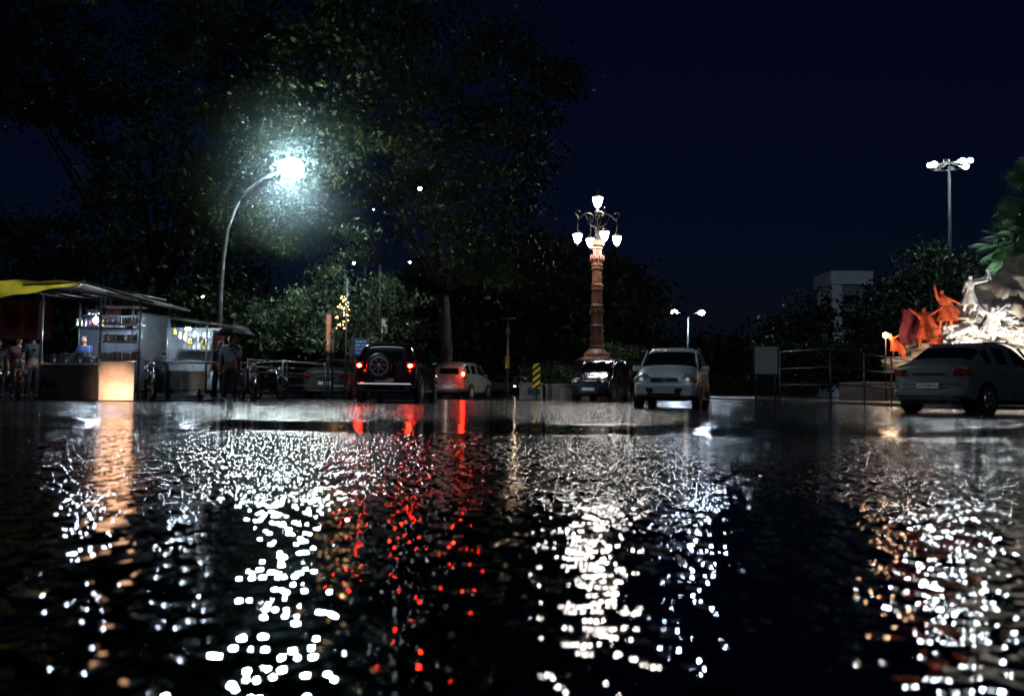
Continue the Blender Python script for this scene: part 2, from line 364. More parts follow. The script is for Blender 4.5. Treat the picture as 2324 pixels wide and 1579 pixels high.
def carbody(par,T,L,Wd,Hh,paint,sedan):
    l0=T[-1][0]; w0=max(t[4] for t in T); h0=max(t[3] for t in T)
    fy,fx,fz=L/l0,Wd/2/w0,Hh/h0
    bm=bmesh.new(); rings=[]
    for (y,zl,zb,zt,w,wt,rk) in T:
        pts=[(0,zl),(w*.8,zl),(w*.97,zl+.06),(w,zl+(zb-zl)*.5),(w*.985,zb-.06),(w*.95,zb),(wt,zt-.05),(wt*.82,zt),(0,zt+.02)]
        def V(x,z): return bm.verts.new((x*fx,L/2-(y+rk*(z-zl)/(zt-zl))*fy,z*fz))
        Rr=[V(x,z) for x,z in pts]; Ll=[V(-x,z) for x,z in pts[1:8]]
        rings.append(Rr+Ll[::-1])
    n=len(T)
    for i in range(n-1):
        A,B=rings[i],rings[i+1]
        for k in range(16):
            f=bm.faces.new((A[k],A[(k+1)%16],B[(k+1)%16],B[k])); hk=k if k<8 else 15-k
            g=0
            if hk==5 and i in (3,4,6,8): g=1
            if i==3 and hk>=6: g=1
            if sedan and i==9 and hk>=6: g=1
            if hk<=1: g=2
            f.material_index=g; f.smooth=True
    for ri,R in ((0,rings[0]),(n-1,rings[-1])):
        for j in range(8):
            a,b_=R[j],R[j+1]; d=R[(16-j)%16]; c=R[(16-j-1)%16]
            vs=[]
            for v in (a,b_,c,d):
                if v not in vs: vs.append(v)
            f=bm.faces.new(vs); f.smooth=True
            f.material_index=1 if (ri and not sedan and j==5) else 0
    o=fin('body',bm,None,par,True,[paint,mGLASS,mBLACK])
    s=o.modifiers.new('s','SUBSURF'); s.levels=2; s.render_levels=2
    a=T[3]; c=T[4]
    for sx in (-1,1):
        tube('a_pillar',par,[(sx*a[5]*fx*1.02,L/2-(a[0]+.08)*fy,a[3]*fz-.02),(sx*c[5]*fx*1.0,L/2-(c[0]-.05)*fy,c[3]*fz-.045)],.028,paint,6)
        tube('roof_rail',par,[(sx*T[4][5]*fx*.95,L/2-T[4][0]*fy,T[4][3]*fz-.0),(sx*T[5][5]*fx*.95,L/2-T[5][0]*fy,T[5][3]*fz),(sx*T[8][5]*fx*.95,L/2-T[8][0]*fy,T[8][3]*fz-.0)],.014,mBLACK,6)
        for yy in (a[0]+.35,T[5][0]+.04,T[8][0]-.02):
            tube('door_seam',par,[(sx*(w0*fx*.985),L/2-yy*fy,.3*fz),(sx*(w0*fx*1.0),L/2-yy*fy,.55*fz),(sx*(w0*fx*.975),L/2-yy*fy,a[2]*fz)],.006,mBLACK,4)
        for yy in (T[5][0]-.25,T[8][0]-.22):
            box('door_handle',par,(sx*w0*fx*.995,L/2-yy*fy,a[2]*fz*.93),(.03,.16,.025),mCHROME,bev=.008)
        box('mirror',par,(sx*(Wd/2+.07),L/2-(a[0]+.38)*fy,a[2]*fz+.09),(.2,.1,.13),paint,bev=.04,seg=3)
        box('sill',par,(sx*w0*fx*.93,0,T[3][1]*fz+.05),(.08,L*.55,.08),mBLACK,bev=.02)
def wheel(par,x,y,r,sx,nm,rim=mALLOY):
    w=.19
    def ln(nm2,prof,mat,n=28): 
        o=lathe(nm2,par,prof,mat,n=n); o.rotation_euler=(0,sx*math.pi/2,0); o.location=(x,y,r); return o
    ln(nm+'_tyre',[(r*.6,-w/2),(r*.94,-w/2),(r,-w/2+.03),(r,w/2-.03),(r*.94,w/2),(r*.64,w/2)],mRUB)
    ln(nm+'_barrel',[(r*.66,w/2-.015),(r*.62,w/2+.004),(r*.6,w/2-.03),(.01,w/2-.04)],mBLACK)
    ln(nm+'_rim',[(r*.665,w/2+.0),(r*.64,w/2+.012),(r*.6,w/2+.008),(r*.585,w/2-.02)],rim)
    for k in range(5):
        a=k*2*math.pi/5+.3
        for da in (-.12,.12):
            p0=Vector((x+sx*(w/2+.005),y+math.cos(a)*r*.1,r+math.sin(a)*r*.1)); p1=Vector((x+sx*(w/2+.002),y+math.cos(a+da)*r*.62,r+math.sin(a+da)*r*.62))
            tube(nm+'_spoke',par,[p0,p1],[.02,.014],rim,5)
    ln(nm+'_hub',[(.05,w/2-.03),(.05,w/2+.015),(.03,w/2+.02)],rim,12)
def car(name,px,D,head,kind,paint,L,Wd,Hh,plate='',tail=False,rw=.29,head_on=False):
    r=root(name,G(px,D),head)
    T={'hatch':HATCH,'suv':SUV,'sedan':SEDAN}[kind]; sed=kind=='sedan'
    carbody(r,T,L,Wd,Hh,paint,sed)
    for sx in (-1,1):
        for sy,yy in ((1,L/2-.20*L),(-1,-L/2+.185*L)):
            o=lathe('wheel_arch',r,[(rw+.07,-.02),(rw+.07,.02),(rw+.05,.025)],mBLACK,n=28); o.rotation_euler=(0,sx*math.pi/2,0)
            o.location=(sx*(Wd/2-.015),yy,rw+.02)
            wheel(r,sx*(Wd/2-.075),yy,rw,sx,'wheel')
    z=Hh/1.475
    fy=L/2; ry=-L/2
    tm=mREDON if tail else mREDL
    if kind=='suv':
        for sx in (-1,1):
            box('tail_lamp_housing',r,(sx*(Wd/2-.17),ry+.07,1.02*z/1.118),(.30,.16,.17),mREDL,rot=(0,0,sx*.35),bev=.04)
            if tail: ball('tail_lamp_glow',r,(sx*(Wd/2-.2),ry-.015,1.0*z/1.118),(.085,.03,.05),tm,12)
    elif sed:
        for sx in (-1,1):
            box('tail_lamp',r,(sx*(Wd/2-.19),ry+.11,.83*z),(.36,.22,.15),tm,rot=(0,0,sx*.5),bev=.05)
        box('boot_trim',r,(0,ry-.005,.80*z),(.7,.03,.035),mCHROME,bev=.01)
        box('boot_seam',r,(0,ry+.02,.6*z),(1.2,.03,.012),mBLACK)
    else:
        for sx in (-1,1): 
            box('tail_lamp_housing',r,(sx*(Wd/2-.12),ry+.09,.98*z),(.15,.18,.36),mREDL,rot=(0,0,sx*.3),bev=.04)
            if tail and sx==1: ball('tail_lamp_glow',r,(sx*(Wd/2-.13),ry-.02,.98*z),(.06,.04,.09),tm,12)
    box('rear_bumper',r,(0,ry+.07,.42*z),(Wd*.9,.2,.2),paint,bev=.07,seg=3)
    box('bumper_lower',r,(0,ry+.06,.29*z),(Wd*.8,.18,.08),mBLACK,bev=.03)
    pz=(.56 if sed else .48)*z
    if kind=='suv': pz=.62
    box('rear_plate',r,(0,ry-.045,pz),(.5,.012,.11),mPLATE,bev=.003)
    if plate: text('rear_plate_text',r,plate,(0,ry-.053,pz),.085,mPLTXT,(math.pi/2,0,0))
    for sx in (-1,1): box('reflector',r,(sx*Wd*.36,ry-.035,.36*z),(.14,.015,.035),mREDL)
    if kind!='sedan': tube('wiper',r,[(-.05,ry+.06,1.02*z),(.35,ry+.07,1.04*z)],.009,mBLACK,5)
    tube('exhaust',r,[(.45,ry+.2,.24),(.45,ry-.03,.23)],.025,mCHROME,8)
    for sx in (-1,1):
        ball('head_lamp',r,(sx*(Wd/2-.2),fy-.20,.70*z),(.2,.17,.095),mHEADL,16,rot=(0,sx*.35,-sx*.5))
        ball('head_lamp_bulb',r,(sx*(Wd/2-.22),fy-.08,.69*z),(.06,.06,.05),M('hl_bulb',(.9,.9,.9),.2,emit=(1,.9,.75),es=8 if head_on else .25),10)
        ball('fog_lamp',r,(sx*Wd*.37,fy-.07,.36*z),(.06,.05,.05),mHEADL,10)
    box('upper_grille',r,(0,fy-.025,.68*z),(.62,.06,.07),mBLACK,bev=.02)
    box('grille_bar',r,(0,fy+.005,.68*z),(.6,.02,.018),mCHROME,bev=.006)
    ball('badge',r,(0,fy+.015,.685*z),(.045,.012,.035),mCHROME,10)
    bm=bmesh.new()
    f=[(-.46,.50),(.46,.50),(.34,.27),(-.34,.27)]
    box('front_bumper',r,(0,fy-.07,.46*z),(Wd*.88,.16,.3),paint,bev=.07,seg=3)
    vs=[[bm.verts.new((x,y,zz*z)) for x,zz in f] for y in (fy-.04,fy+.022)]
    bm.faces.new(vs[0]); bm.faces.new(vs[1])
    for k in range(4): bm.faces.new((vs[0][k],vs[0][(k+1)%4],vs[1][(k+1)%4],vs[1][k]))
    bmesh.ops.bevel(bm,geom=bm.edges[:],offset=.02,segments=2,affect='EDGES')
    fin('lower_grille',bm,mBLACK,r)
    for k in range(3): box('grille_slat',r,(0,fy+.025,(.31+.06*k)*z),(.66+.04*k,.012,.01),mSTEEL)
    box('front_plate',r,(0,fy+.04,.42*z),(.48,.012,.11),mPLATE,bev=.003)
    if plate: text('front_plate_text',r,plate,(0,fy+.048,.42*z),.08,mPLTXT,(math.pi/2,0,math.pi))
    for sx in (-.45,.1): tube('wiper',r,[(sx,fy-T[3][0]+.02,T[3][3]*z*.97+.01),(sx+.42,fy-T[3][0]-.12,T[3][3]*z*.97+.1)],.009,mBLACK,5)
    return r
pWHITE=M('paint_white',(.66,.71,.77),.25,var=.06,spec=.6); pBLACK=M('paint_black',(.008,.008,.01),.12,var=.1,spec=.7)
pSILV=M('paint_silver',(.20,.21,.22),.3,.35,var=.08); pDKS=M('paint_dark_silver',(.06,.06,.065),.3,.4); pBLUE=M('paint_dark_blue',(.012,.02,.05),.2)
pSIL2=M('paint_bright_silver',(.36,.35,.34),.3,.35,var=.08)
wc=car('hatchback_car',1528,21.6,197.5,'hatch',pWHITE,3.43,1.49,1.475,'MH 12 KY 8221',rw=.27)
s=car('suv_car',905,26,4,'suv',pBLACK,4.0,1.765,1.68,'MH 12 KT 9421',True,rw=.335)
def sl(nm,prof,mat,n=28):
    o=lathe(nm,s,prof,mat,n=n); o.rotation_euler=(math.pi/2,0,0); o.location=(-.12,-2.1,1.0)
sl('spare_cover',[(.34,-.10),(.36,-.06),(.36,.06),(.33,.09),(.26,.10)],mBLACK)
sl('spare_rim',[(.25,.095),(.27,.105),(.225,.108),(.215,.09)],mALLOY)
for k in range(7):
    a=k*2*math.pi/7+.2; tube('spare_spoke',s,[(-.12+.04*math.cos(a),-2.205,1+.04*math.sin(a)),(-.12+.23*math.cos(a),-2.205,1+.23*math.sin(a))],[.02,.03],mALLOY,5)
sl('spare_hub',[(.06,.09),(.06,.12),(.03,.125)],mALLOY,14)
hc=car('hatchback_car',1050,38,17,'hatch',pSIL2,3.6,1.6,1.55,'MH 14 DX 2140',True)
car('sedan_car',768,33.5,2,'sedan',pDKS,4.2,1.72,1.50,'MH 12 GR 5306',False)
car('sedan_car',2222,19.6,56,'sedan',pSILV,3.995,1.735,1.54,'MH 12 NB 7049',False,rw=.30)
car('minivan_car',1366,34.5,202,'hatch',pBLUE,3.6,1.5,1.66,'MH 12 EG 1887',False)
car('hatchback_car',1146,66,-70,'hatch',pWHITE,3.5,1.5,1.5,'')
point('tail_glow',(.68,-2.2,.98),2,(1,.03,.012),.04,s); point('tail_glow',(-.68,-2.2,.98),1.3,(1,.03,.012),.04,s)
point('tail_glow',(.67,-2.0,1.05),4,(1,.04,.015),.06,hc); point('rear_fill',(.1,-2.25,.62),1.2,(1,.85,.65),.05,hc)  # second light is a warm fill added to brighten the hatchback's rear
point('under_glow',(-.5,1.75,.14),.06,(1,.8,.6),.05,wc)  # point light added for a warm spot under the car, fog lamps unlit

# ---------------- people
def person(name,loc,head,shirt,pants,h=1.7,arms='umbrella',par=None):
    r=root(name,loc,head); k=h/1.7
    V=lambda x,y,z: Vector((x*k,y*k,z*k))
    if arms=='umbrella':
        la=[V(-.19,0,1.39),V(-.24,.02,1.12),V(-.16,.2,1.22),V(-.12,.26,1.27)]
        ra=[V(.19,0,1.39),V(.25,-.01,1.10),V(.25,.10,.86),V(.25,.13,.78)]
    elif arms=='work':
        la=[V(-.19,0,1.39),V(-.24,.05,1.12),V(-.18,.27,1.04),V(-.16,.35,1.03)]
        ra=[V(.19,0,1.39),V(.25,.05,1.12),V(.16,.27,1.08),V(.12,.35,1.08)]
    else:
        la=[V(-.19,0,1.39),V(-.25,-.02,1.10),V(-.25,.08,.86),V(-.25,.11,.78)]
        ra=[V(.19,0,1.39),V(.25,-.02,1.10),V(.25,.08,.86),V(.25,.11,.78)]
    verts=[V(0,0,.93),V(0,0,1.1),V(0,-.01,1.3),V(0,0,1.43),V(0,.01,1.5),V(0,.02,1.58)]
    rad=[.13,.125,.14,.075,.055,.06]; ed=[(0,1),(1,2),(2,3),(3,4),(4,5)]
    def chain(st,pts,rs):
        p=st
        for q,rr in zip(pts,rs): verts.append(q); rad.append(rr); ed.append((p,len(verts)-1)); p=len(verts)-1
    chain(2,la,[.07,.045,.032,.03]); chain(2,ra,[.07,.045,.032,.03])
    LL=[V(-.10,0,.86),V(-.11,.02,.49),V(-.12,-.02,.09),V(-.13,.12,.04)]; RL=[V(.10,0,.86),V(.12,.04,.49),V(.13,.0,.09),V(.15,.14,.04)]
    chain(0,LL,[.09,.055,.04,.035]); chain(0,RL,[.09,.055,.04,.035])
    skin('body',r,verts,ed,[a*k for a in rad],mSKIN)
    v=[V(0,0,.9),V(0,0,1.1),V(0,-.01,1.3),V(0,0,1.42)]; e=[(0,1),(1,2),(2,3)]; rr=[(.165,.125),(.16,.125),(.175,.13),(.09,.08)]
    for A in (la,ra):
        b0=len(v); v+= [A[0],A[0].lerp(A[1],.75)]; e+=[(2,b0),(b0,b0+1)]; rr+=[(.085,.085),(.068,.068)]
    skin('shirt',r,v,e,[(a*k,b*k) for a,b in rr],shirt)
    v=[V(0,0,.95),V(0,0,.88)]; e=[(0,1)]; rr=[(.155,.12),(.14,.12)]
    for A in (LL,RL):
        b0=len(v); v+=[A[0]+V(0,0,-.05),A[1],A[2]+V(0,0,.01)]; e+=[(1,b0),(b0,b0+1),(b0+1,b0+2)]; rr+=[(.11,.11),(.078,.078),(.062,.062)]
    skin('trousers',r,v,e,[(a*k,b*k) for a,b in rr],pants)
    for A in (LL,RL): ball('shoe',r,A[2].lerp(A[3],.5)+V(0,0,-.02),(.05*k,.14*k,.05*k),mBLACK,12)
    def hf(c):
        c=c.copy()
        if c.y>.5 and abs(c.x)<.25 and -.25<c.z<.15: c.y+=.18
        if c.z<-.3: c.x*=.85; c.y*=.9
        return c
    hc=V(0,.02,1.595)
    ball('head',r,hc,(.075*k,.095*k,.115*k),mSKIN,20,fn=hf)
    ball('hair',r,hc+V(0,-.018,.025),(.082*k,.097*k,.108*k),mHAIR,16,fn=lambda c: Vector((c.x,min(c.y,.55),max(c.z,-.35))))
    for sx in (-1,1):
        ball('ear',r,hc+V(sx*.077,-.005,-.01),(.012*k,.02*k,.03*k),mSKIN,8)
        ball('eye',r,hc+V(sx*.03,.086,.01),(.013*k,.01*k,.008*k),mPLATE,8); ball('pupil',r,hc+V(sx*.03,.094,.01),(.006*k,.004*k,.006*k),mHAIR,6)
        tube('brow',r,[hc+V(sx*.015,.093,.03),hc+V(sx*.045,.086,.028)],.004,mHAIR,4)
    tube('mouth',r,[hc+V(-.022,.083,-.052),hc+V(0,.09,-.054),hc+V(.022,.083,-.052)],.004,mREDL,4)
    for A,sx in ((la,-1),(ra,1)):
        d=(A[3]-A[2]).normalized(); sd=Vector((sx,0,0)); sd=(sd-d*sd.dot(d)).normalized(); nn=d.cross(sd)
        pc=A[3]+d*.05*k
        ball('palm',r,pc,(.04*k,.018*k,.048*k),mSKIN,10).rotation_euler=d.to_track_quat('Z','Y').to_euler()
        for fi in range(4):
            o=pc+d*.04*k+sd*(fi-1.5)*.019*k; ln=(.06,.075,.07,.055)[fi]*k
            curl=nn*(.035*k)*(-1 if nn.y<0 else 1)
            tube('finger_%d'%fi,r,[o,o+d*ln*.5,o+d*ln*.85+curl*.4,o+d*ln*.9+curl],[.0095*k,.009*k,.008*k,.006*k],mSKIN,6)
        o=pc-sd*.035*k; tube('thumb',r,[o,o-sd*.02*k+d*.03*k,o-sd*.015*k+d*.055*k],[.011*k,.01*k,.008*k],mSKIN,6)
    return r,la[3]
cSH=M('shirt_pale_blue',(.34,.45,.56),.8); cPA=M('trousers_dark',(.02,.022,.03),.8); cDK=M('cloth_dark',(.02,.02,.03),.8); cBL=M('shirt_blue',(.03,.07,.2),.8)
p,hand=person('man_with_umbrella',G(521,22.3),170,cSH,cPA,1.68)
def umbrella(r,at):
    tip=at+Vector((.0,-.02,.66))
    tube('umbrella_shaft',r,[at+Vector((0,0,-.12)),tip],.008,mSTEEL,6)
    mU=M('umbrella_cloth',(.003,.0035,.006),.8,spec=.08)
    bm=bmesh.new(); n=8; rings=[]
    for t in (0.02,.35,.7,1.0):
        ring=[]
        for k in range(n*2):
            a=k*math.pi/n; sc=1 if k%2==0 else .95
            ring.append(bm.verts.new((math.cos(a)*t*.50*sc,math.sin(a)*t*.50*sc,-.26*t*t+(0 if k%2==0 else .01*t))))
        rings.append(ring)
    for a,b in zip(rings,rings[1:]):
        for k in range(n*2): bm.faces.new((a[k],a[(k+1)%(2*n)],b[(k+1)%(2*n)],b[k]))
    bm.faces.new(rings[0])
    o=fin('umbrella_canopy',bm,mU,r); o.location=tip
    for k in range(n):
        a=k*2*math.pi/n; tube('umbrella_rib',r,[tip+Vector((math.cos(a)*t*.50,math.sin(a)*t*.50,-.26*t*t-.006)) for t in (0,.35,.7,1)],.004,mSTEEL,4)
    tube('umbrella_tip',r,[tip,tip+Vector((0,0,.07))],.006,mSTEEL,5)
umbrella(p,hand+Vector((0,.05,.03)))

# ---------------- motorbikes
def bike(name,px,D,head,col,scoot=False):
    r=root(name,G(px,D),head); R=.29 if not scoot else .22
    for sy in (1,-1):
        y=sy*.64
        tube('tyre',r,[(0,y+R*math.cos(a),R+.04+R*math.sin(a)) for a in np.linspace(0,2*math.pi,21)],.045,mRUB,8)
        for k in range(6):
            a=k*math.pi/3; tube('spoke',r,[(0,y,R+.04),(0,y+math.cos(a)*R*.9,R+.04+math.sin(a)*R*.9)],.008,mALLOY,4)
        tube('hub',r,[(-.05,y,R+.04),(.05,y,R+.04)],.05,mALLOY,8)
        tube('mudguard',r,[(0,y+(R+.07)*math.cos(a),R+.04+(R+.07)*math.sin(a)) for a in np.linspace(.5,2.6,8)],.05,col,6)
    for sx in (-1,1):
        tube('fork',r,[(sx*.07,.64,R),(sx*.07,.42,.95)],.022,mCHROME,6)
        tube('swing_arm',r,[(sx*.08,-.64,R),(sx*.08,-.1,.33)],.02,mBLACK,6)
        tube('shock',r,[(sx*.1,-.6,R+.05),(sx*.1,-.45,.68)],.028,mCHROME,6)
        tube('handle',r,[(0,.42,.98),(sx*.2,.40,1.04),(sx*.35,.30,1.02)],.014,mBLACK,6)
        tube('mirror_stalk',r,[(sx*.25,.38,1.03),(sx*.3,.36,1.2)],.007,mBLACK,4); ball('mirror',r,(sx*.31,.35,1.22),(.06,.015,.04),mBLACK,10)
    if scoot:
        box('leg_shield',r,(0,.38,.62),(.4,.1,.6),col,rot=(.25,0,0),bev=.04); box('footboard',r,(0,.1,.3),(.36,.5,.08),col,bev=.03); ball('side_panel',r,(0,-.42,.52),(.2,.42,.22),col)
    else:
        ball('fuel_tank',r,(0,.15,.82),(.14,.28,.13),col); box('engine',r,(0,.05,.42),(.24,.34,.32),mSTEEL,bev=.05)
        tube('frame',r,[(0,.4,.9),(0,.35,.4),(0,0,.25),(0,-.3,.45),(0,-.6,.75)],.02,mBLACK,6); ball('side_cover',r,(0,-.4,.66),(.12,.28,.1),col)
        tube('exhaust_pipe',r,[(.12,.2,.3),(.14,-.1,.25),(.15,-.75,.36)],[.025,.03,.045],mCHROME,8)
    box('seat',r,(0,-.32,.82),(.24,.66,.09),mBLACK,rot=(-.06,0,0),bev=.035,seg=3)
    ball('headlamp',r,(0,.56,.92),(.09,.07,.09),mHEADL,12); ball('tail_lamp',r,(0,-.72,.72),(.06,.03,.04),mREDL,8)
    box('number_plate',r,(0,.58,.72),(.2,.01,.09),mPLATE); 
    tube('side_stand',r,[(-.05,0,.28),(-.22,.03,.0)],.012,mSTEEL,4)
cRED=M('paint_red',(.3,.02,.02),.25); cGR=M('paint_grey',(.06,.06,.07),.3)
bike('motorcycle',40,21.5,150,cRED); bike('motorcycle',-25,21.6,165,cDK); bike('motorcycle',335,23,150,cGR); bike('scooter',562,24,150,pDKS,True)
bike('motorcycle',610,27,130,cDK); bike('scooter',300,24.5,160,cDK,True)

# ---------------- stalls
def stall1():
    D=22.; b=G(230,D); r=root('food_stall',b); s=S(D)
    X=lambda px:(px-230)/s
    Z=lambda py: W(230,py,D).z
    mY=M('yellow_tarp',(.85,.68,.06),.6,bump=.5,scale=3); mRD=M('maroon_cloth',(.12,.015,.025),.8,bump=.4); mIN=M('stall_inner',(.05,.06,.08),.5,bump=.2); mST=M('stainless',(.5,.51,.53),.28,.9,bump=.15,scale=4); mDW=M('dark_wood',(.03,.022,.02),.6); mRW=M('red_wire',(.4,.04,.03),.5)
    # the tarpaulin is thin plastic: light passes through it
    nt=mY.node_tree; tr=nt.nodes.new('ShaderNodeBsdfTranslucent'); tr.inputs['Color'].default_value=(.85,.62,.05,1); ms=nt.nodes.new('ShaderNodeMixShader'); ms.inputs[0].default_value=.5
    nt.links.new(nt.nodes['Principled BSDF'].outputs[0],ms.inputs[1]); nt.links.new(tr.outputs[0],ms.inputs[2]); nt.links.new(ms.outputs[0],nt.nodes['Material Output'].inputs['Surface'])
    dep=1.9
    for px in (90,222,312):
        for y in (0,dep): tube('post',r,[(X(px),y,0),(X(px),y,Z(672))],.03,mGREYM,8)
    poly('roof',r,[(X(60),-.35,Z(655)),(X(200),-.35,Z(648)),(X(352),-.3,Z(690)),(X(352),dep+.3,Z(688)),(X(200),dep+.3,Z(640)),(X(60),dep+.3,Z(640))],mDW,.05)
    for px in (80,130,190,250,300): tube('rafter',r,[(X(px),-.3,Z(668)),(X(px),dep,Z(662))],.025,mDW,6)
    bm=bmesh.new(); g=[]
    for i in range(15):
        row=[]
        px=-60+i*(252/14)
        for j in range(8):
            t=j/7
            lo=688-34*max(0,px)/190; hi=lo-6-(42-34*max(0,px)/190)
            zz=Z(lo+(hi-lo)*t)+.02*math.sin(i*1.3+j)
            row.append(bm.verts.new((X(px),-.6+t*.45,zz)))
        g.append(row)
    for i in range(14):
        for j in range(7): bm.faces.new((g[i][j],g[i+1][j],g[i+1][j+1],g[i][j+1]))
    fin('tarpaulin',bm,mY,r,True)
    bm=bmesh.new(); g=[[bm.verts.new((X(-60+i*9),.6+.05*math.sin(i*1.4),Z(680+j*30))) for j in range(4)] for i in range(17)]
    for i in range(16):
        for j in range(3): bm.faces.new((g[i][j],g[i+1][j],g[i+1][j+1],g[i][j+1]))
    fin('cloth_curtain',bm,mRD,r,True)
    box('back_wall',r,((X(90)+X(312))/2,dep,1.35),(X(312)-X(90),.04,1.9),mIN)
    box('counter_front',r,((X(88)+X(230))/2,.05,.44),(X(230)-X(88),.06,.84),mDW,bev=.01)
    box('counter_top',r,((X(86)+X(232))/2,.3,.90),(X(232)-X(86),.7,.05),mST,bev=.01)
    box('shelf',r,((X(95)+X(220))/2,1.6,1.95),(X(220)-X(95),.3,.03),mDW)
    for k in range(12):
        c=M('jar_%d'%k,(random.uniform(.05,.25),random.uniform(.05,.2),random.uniform(.05,.25)),.3)
        lathe('jar_%d'%k,r,[(.05,0),(.055,.12),(.04,.16),(.045,.19)],c,(X(100)+.11*k,1.55,1.965),10)
    for px,rr,hh in ((112,.15,.22),(140,.2,.26),(170,.13,.3),(198,.17,.18),(215,.1,.3)):
        lathe('pot',r,[(rr*.8,0),(rr,.05),(rr,hh-.02),(rr*1.08,hh),(rr*.9,hh-.01),(rr*.85,hh*.5)],mST,(X(px),.3,.925),18,True)
    for zz in (Z(815),Z(775),Z(735),Z(695)): box('rack_shelf',r,((X(225)+X(312))/2,.12,zz),(X(312)-X(225),.5,.03),mST)
    for k in range(8): 
        tube('rack_wire',r,[(X(240)+k*.05,-.14,Z(745)),(X(240)+k*.05,-.14,Z(695))],.008,mRW,4)
    for k in range(5): tube('rack_wire',r,[(X(240),-.14,Z(745)+k*.13),(X(275),-.14,Z(745)+k*.13)],.008,mRW,4)
    for k in range(26):
        c=M('pack_%d'%k,random.choice([(.35,.26,.18),(.28,.06,.03),(.3,.2,.08),(.08,.08,.18),(.3,.28,.26)]),.4)
        box('packet_%d'%k,r,(X(232)+.11*(k%8)+.02,.05+random.uniform(-.1,.1),(Z(815),Z(775),Z(735),Z(695))[k//8]+.1),(.08,.06,random.uniform(.12,.2)),c,bev=.01)
    box('steel_panel',r,((X(233)+X(312))/2,-.22,.50),(X(312)-X(233),.03,.96),M('steel_sheet',(.75,.58,.46),.5,.15,bump=.12,scale=3),bev=.01)
    box('steel_panel_rim',r,((X(233)+X(312))/2,-.2,.995),(X(312)-X(233)+.04,.08,.03),mCHROME,bev=.008)
    bz=Z(722); tube('bulb_wire',r,[(X(181),.7,bz+.1),(X(181),.7,Z(668))],.006,mBLACK,4)
    ball('bulb',r,(X(181),.7,bz),(.06,.06,.075),M('bulb_glow',(1,1,1),emit=(.66,.8,1),es=600),12)
    point('bulb_light',(X(181),.55,bz-.05),34,(.72,.84,1),.06,r)
    for k in range(4): lathe('hanging_ladle_%d'%k,r,[(.01,0),(.05,.03),(.06,.1),(.01,.12)],mST,(X(185+k*9),.2,Z(712)),10)
    spot('panel_fill',(X(268),-1.0,.15),(X(270),-.2,.26),62,(1,.64,.42),90,.1,r)  # warm fill added low in front of the steel panel, no fixture there
    return r,b
st,sb=stall1()
person('stall_cook',sb+Vector(((142-230)/S(22),1.05,0)),200,cBL,cDK,1.66,'work')
person('man_standing',G(70,23.2),120,cDK,cPA,1.72,'down'); person('man_standing',G(38,23.8),140,M('shirt_maroon',(.06,.02,.02),.8),cPA,1.66,'down')
person('woman_standing',G(-8,24.5),150,cDK,cPA,1.6,'down')
person('man_standing',G(496,23.6),190,cDK,cPA,1.6,'down')
def stall2():
    D=23.; b=G(400,D); r=root('snack_kiosk',b); s=S(D)
    X=lambda px:(px-400)/s
    Z=lambda py: W(400,py,D).z
    mW=M('kiosk_white',(.16,.185,.185),.5,var=.25,bump=.1); mI=M('kiosk_inner',(.35,.38,.42),.4,var=.2)
    dep=1.3; x0,x1,x2=X(320),X(377),X(466)
    box('side_panel',r,((x0+x1)/2,.0,(Z(722)+.22)/2+.02),(x1-x0,.05,Z(722)-.22),mW,bev=.01)
    box('left_wall',r,(x0,dep/2,1.05),(.04,dep,1.7),mW); box('right_wall',r,(x2,dep/2+.2,1.35),(.04,dep-.4,1.1),mW)
    box('back_wall',r,((x0+x2)/2,dep,1.1),(x2-x0,.04,1.8),mI)
    poly('roof',r,[(x0-.08,-.2,Z(716)),(x2+.15,-.2,Z(736)),(x2+.15,dep+.2,Z(732)),(x0-.08,dep+.2,Z(712))],mW,.06)
    box('counter',r,((x1+x2)/2+.05,.05,Z(822)),(x2-x1+.35,.6,.05),mGREYM,bev=.01)
    box('lower_cabinet',r,((x1+x2)/2,.08,.48),(x2-x1,.05,.62),mW,bev=.01)
    tube('corner_post',r,[(x2,-.02,.2),(x2,-.02,Z(738))],.025,mGREYM,6); tube('corner_post',r,[(x1,-.04,.2),(x1,-.04,Z(726))],.025,mGREYM,6)
    box('shelf',r,((x1+x2)/2,1.05,Z(790)),(x2-x1,.35,.03),mGREYM); box('shelf',r,((x1+x2)/2,1.05,Z(760)),(x2-x1,.35,.03),mGREYM)
    for k in range(14):
        c=M('snack_%d'%k,random.choice([(.4,.3,.05),(.35,.35,.35),(.3,.1,.07),(.4,.4,.38)]),.3)
        box('snack_%d'%k,r,(x1+.08+.13*(k%7),1.0,(Z(790) if k<7 else Z(760))+.09),(.1,.08,.16),c,bev=.02)
    for k,px in enumerate((388,400,412,424,436,446,456)):
        c=M('hang_%d'%k,(.7,.68,.6) if k%3 else (.6,.4,.05),.35)
        zz=Z(745+(k*7)%22); tube('hang_string_%d'%k,r,[(X(px),.1,zz),(X(px),.1,Z(735))],.004,mBLACK,4); lathe('hanging_packet_%d'%k,r,[(.01,0),(.05,-.05),(.06,-.16),(.03,-.2)],c,(X(px),.1,zz),8)
    for x in (x0+.25,x2-.2):
        for y in (.15,dep-.1): o=lathe('cart_wheel',r,[(.16,-.03),(.18,-.02),(.18,.02),(.16,.03)],mRUB,(x,y,.18),18); o.rotation_euler=(0,math.pi/2,0)
    box('chassis',r,((x0+x2)/2,dep/2,.28),(x2-x0,dep-.1,.06),mSTEEL)
    ball('tube_lamp',r,(X(424),-.06,Z(746)),(.07,.04,.035),M('lamp_glow2',(1,1,1),emit=(.66,.82,1),es=650),12)
    point('kiosk_light',(X(425),.42,Z(756)),17,(.7,.86,1),.08,r)
stall2()

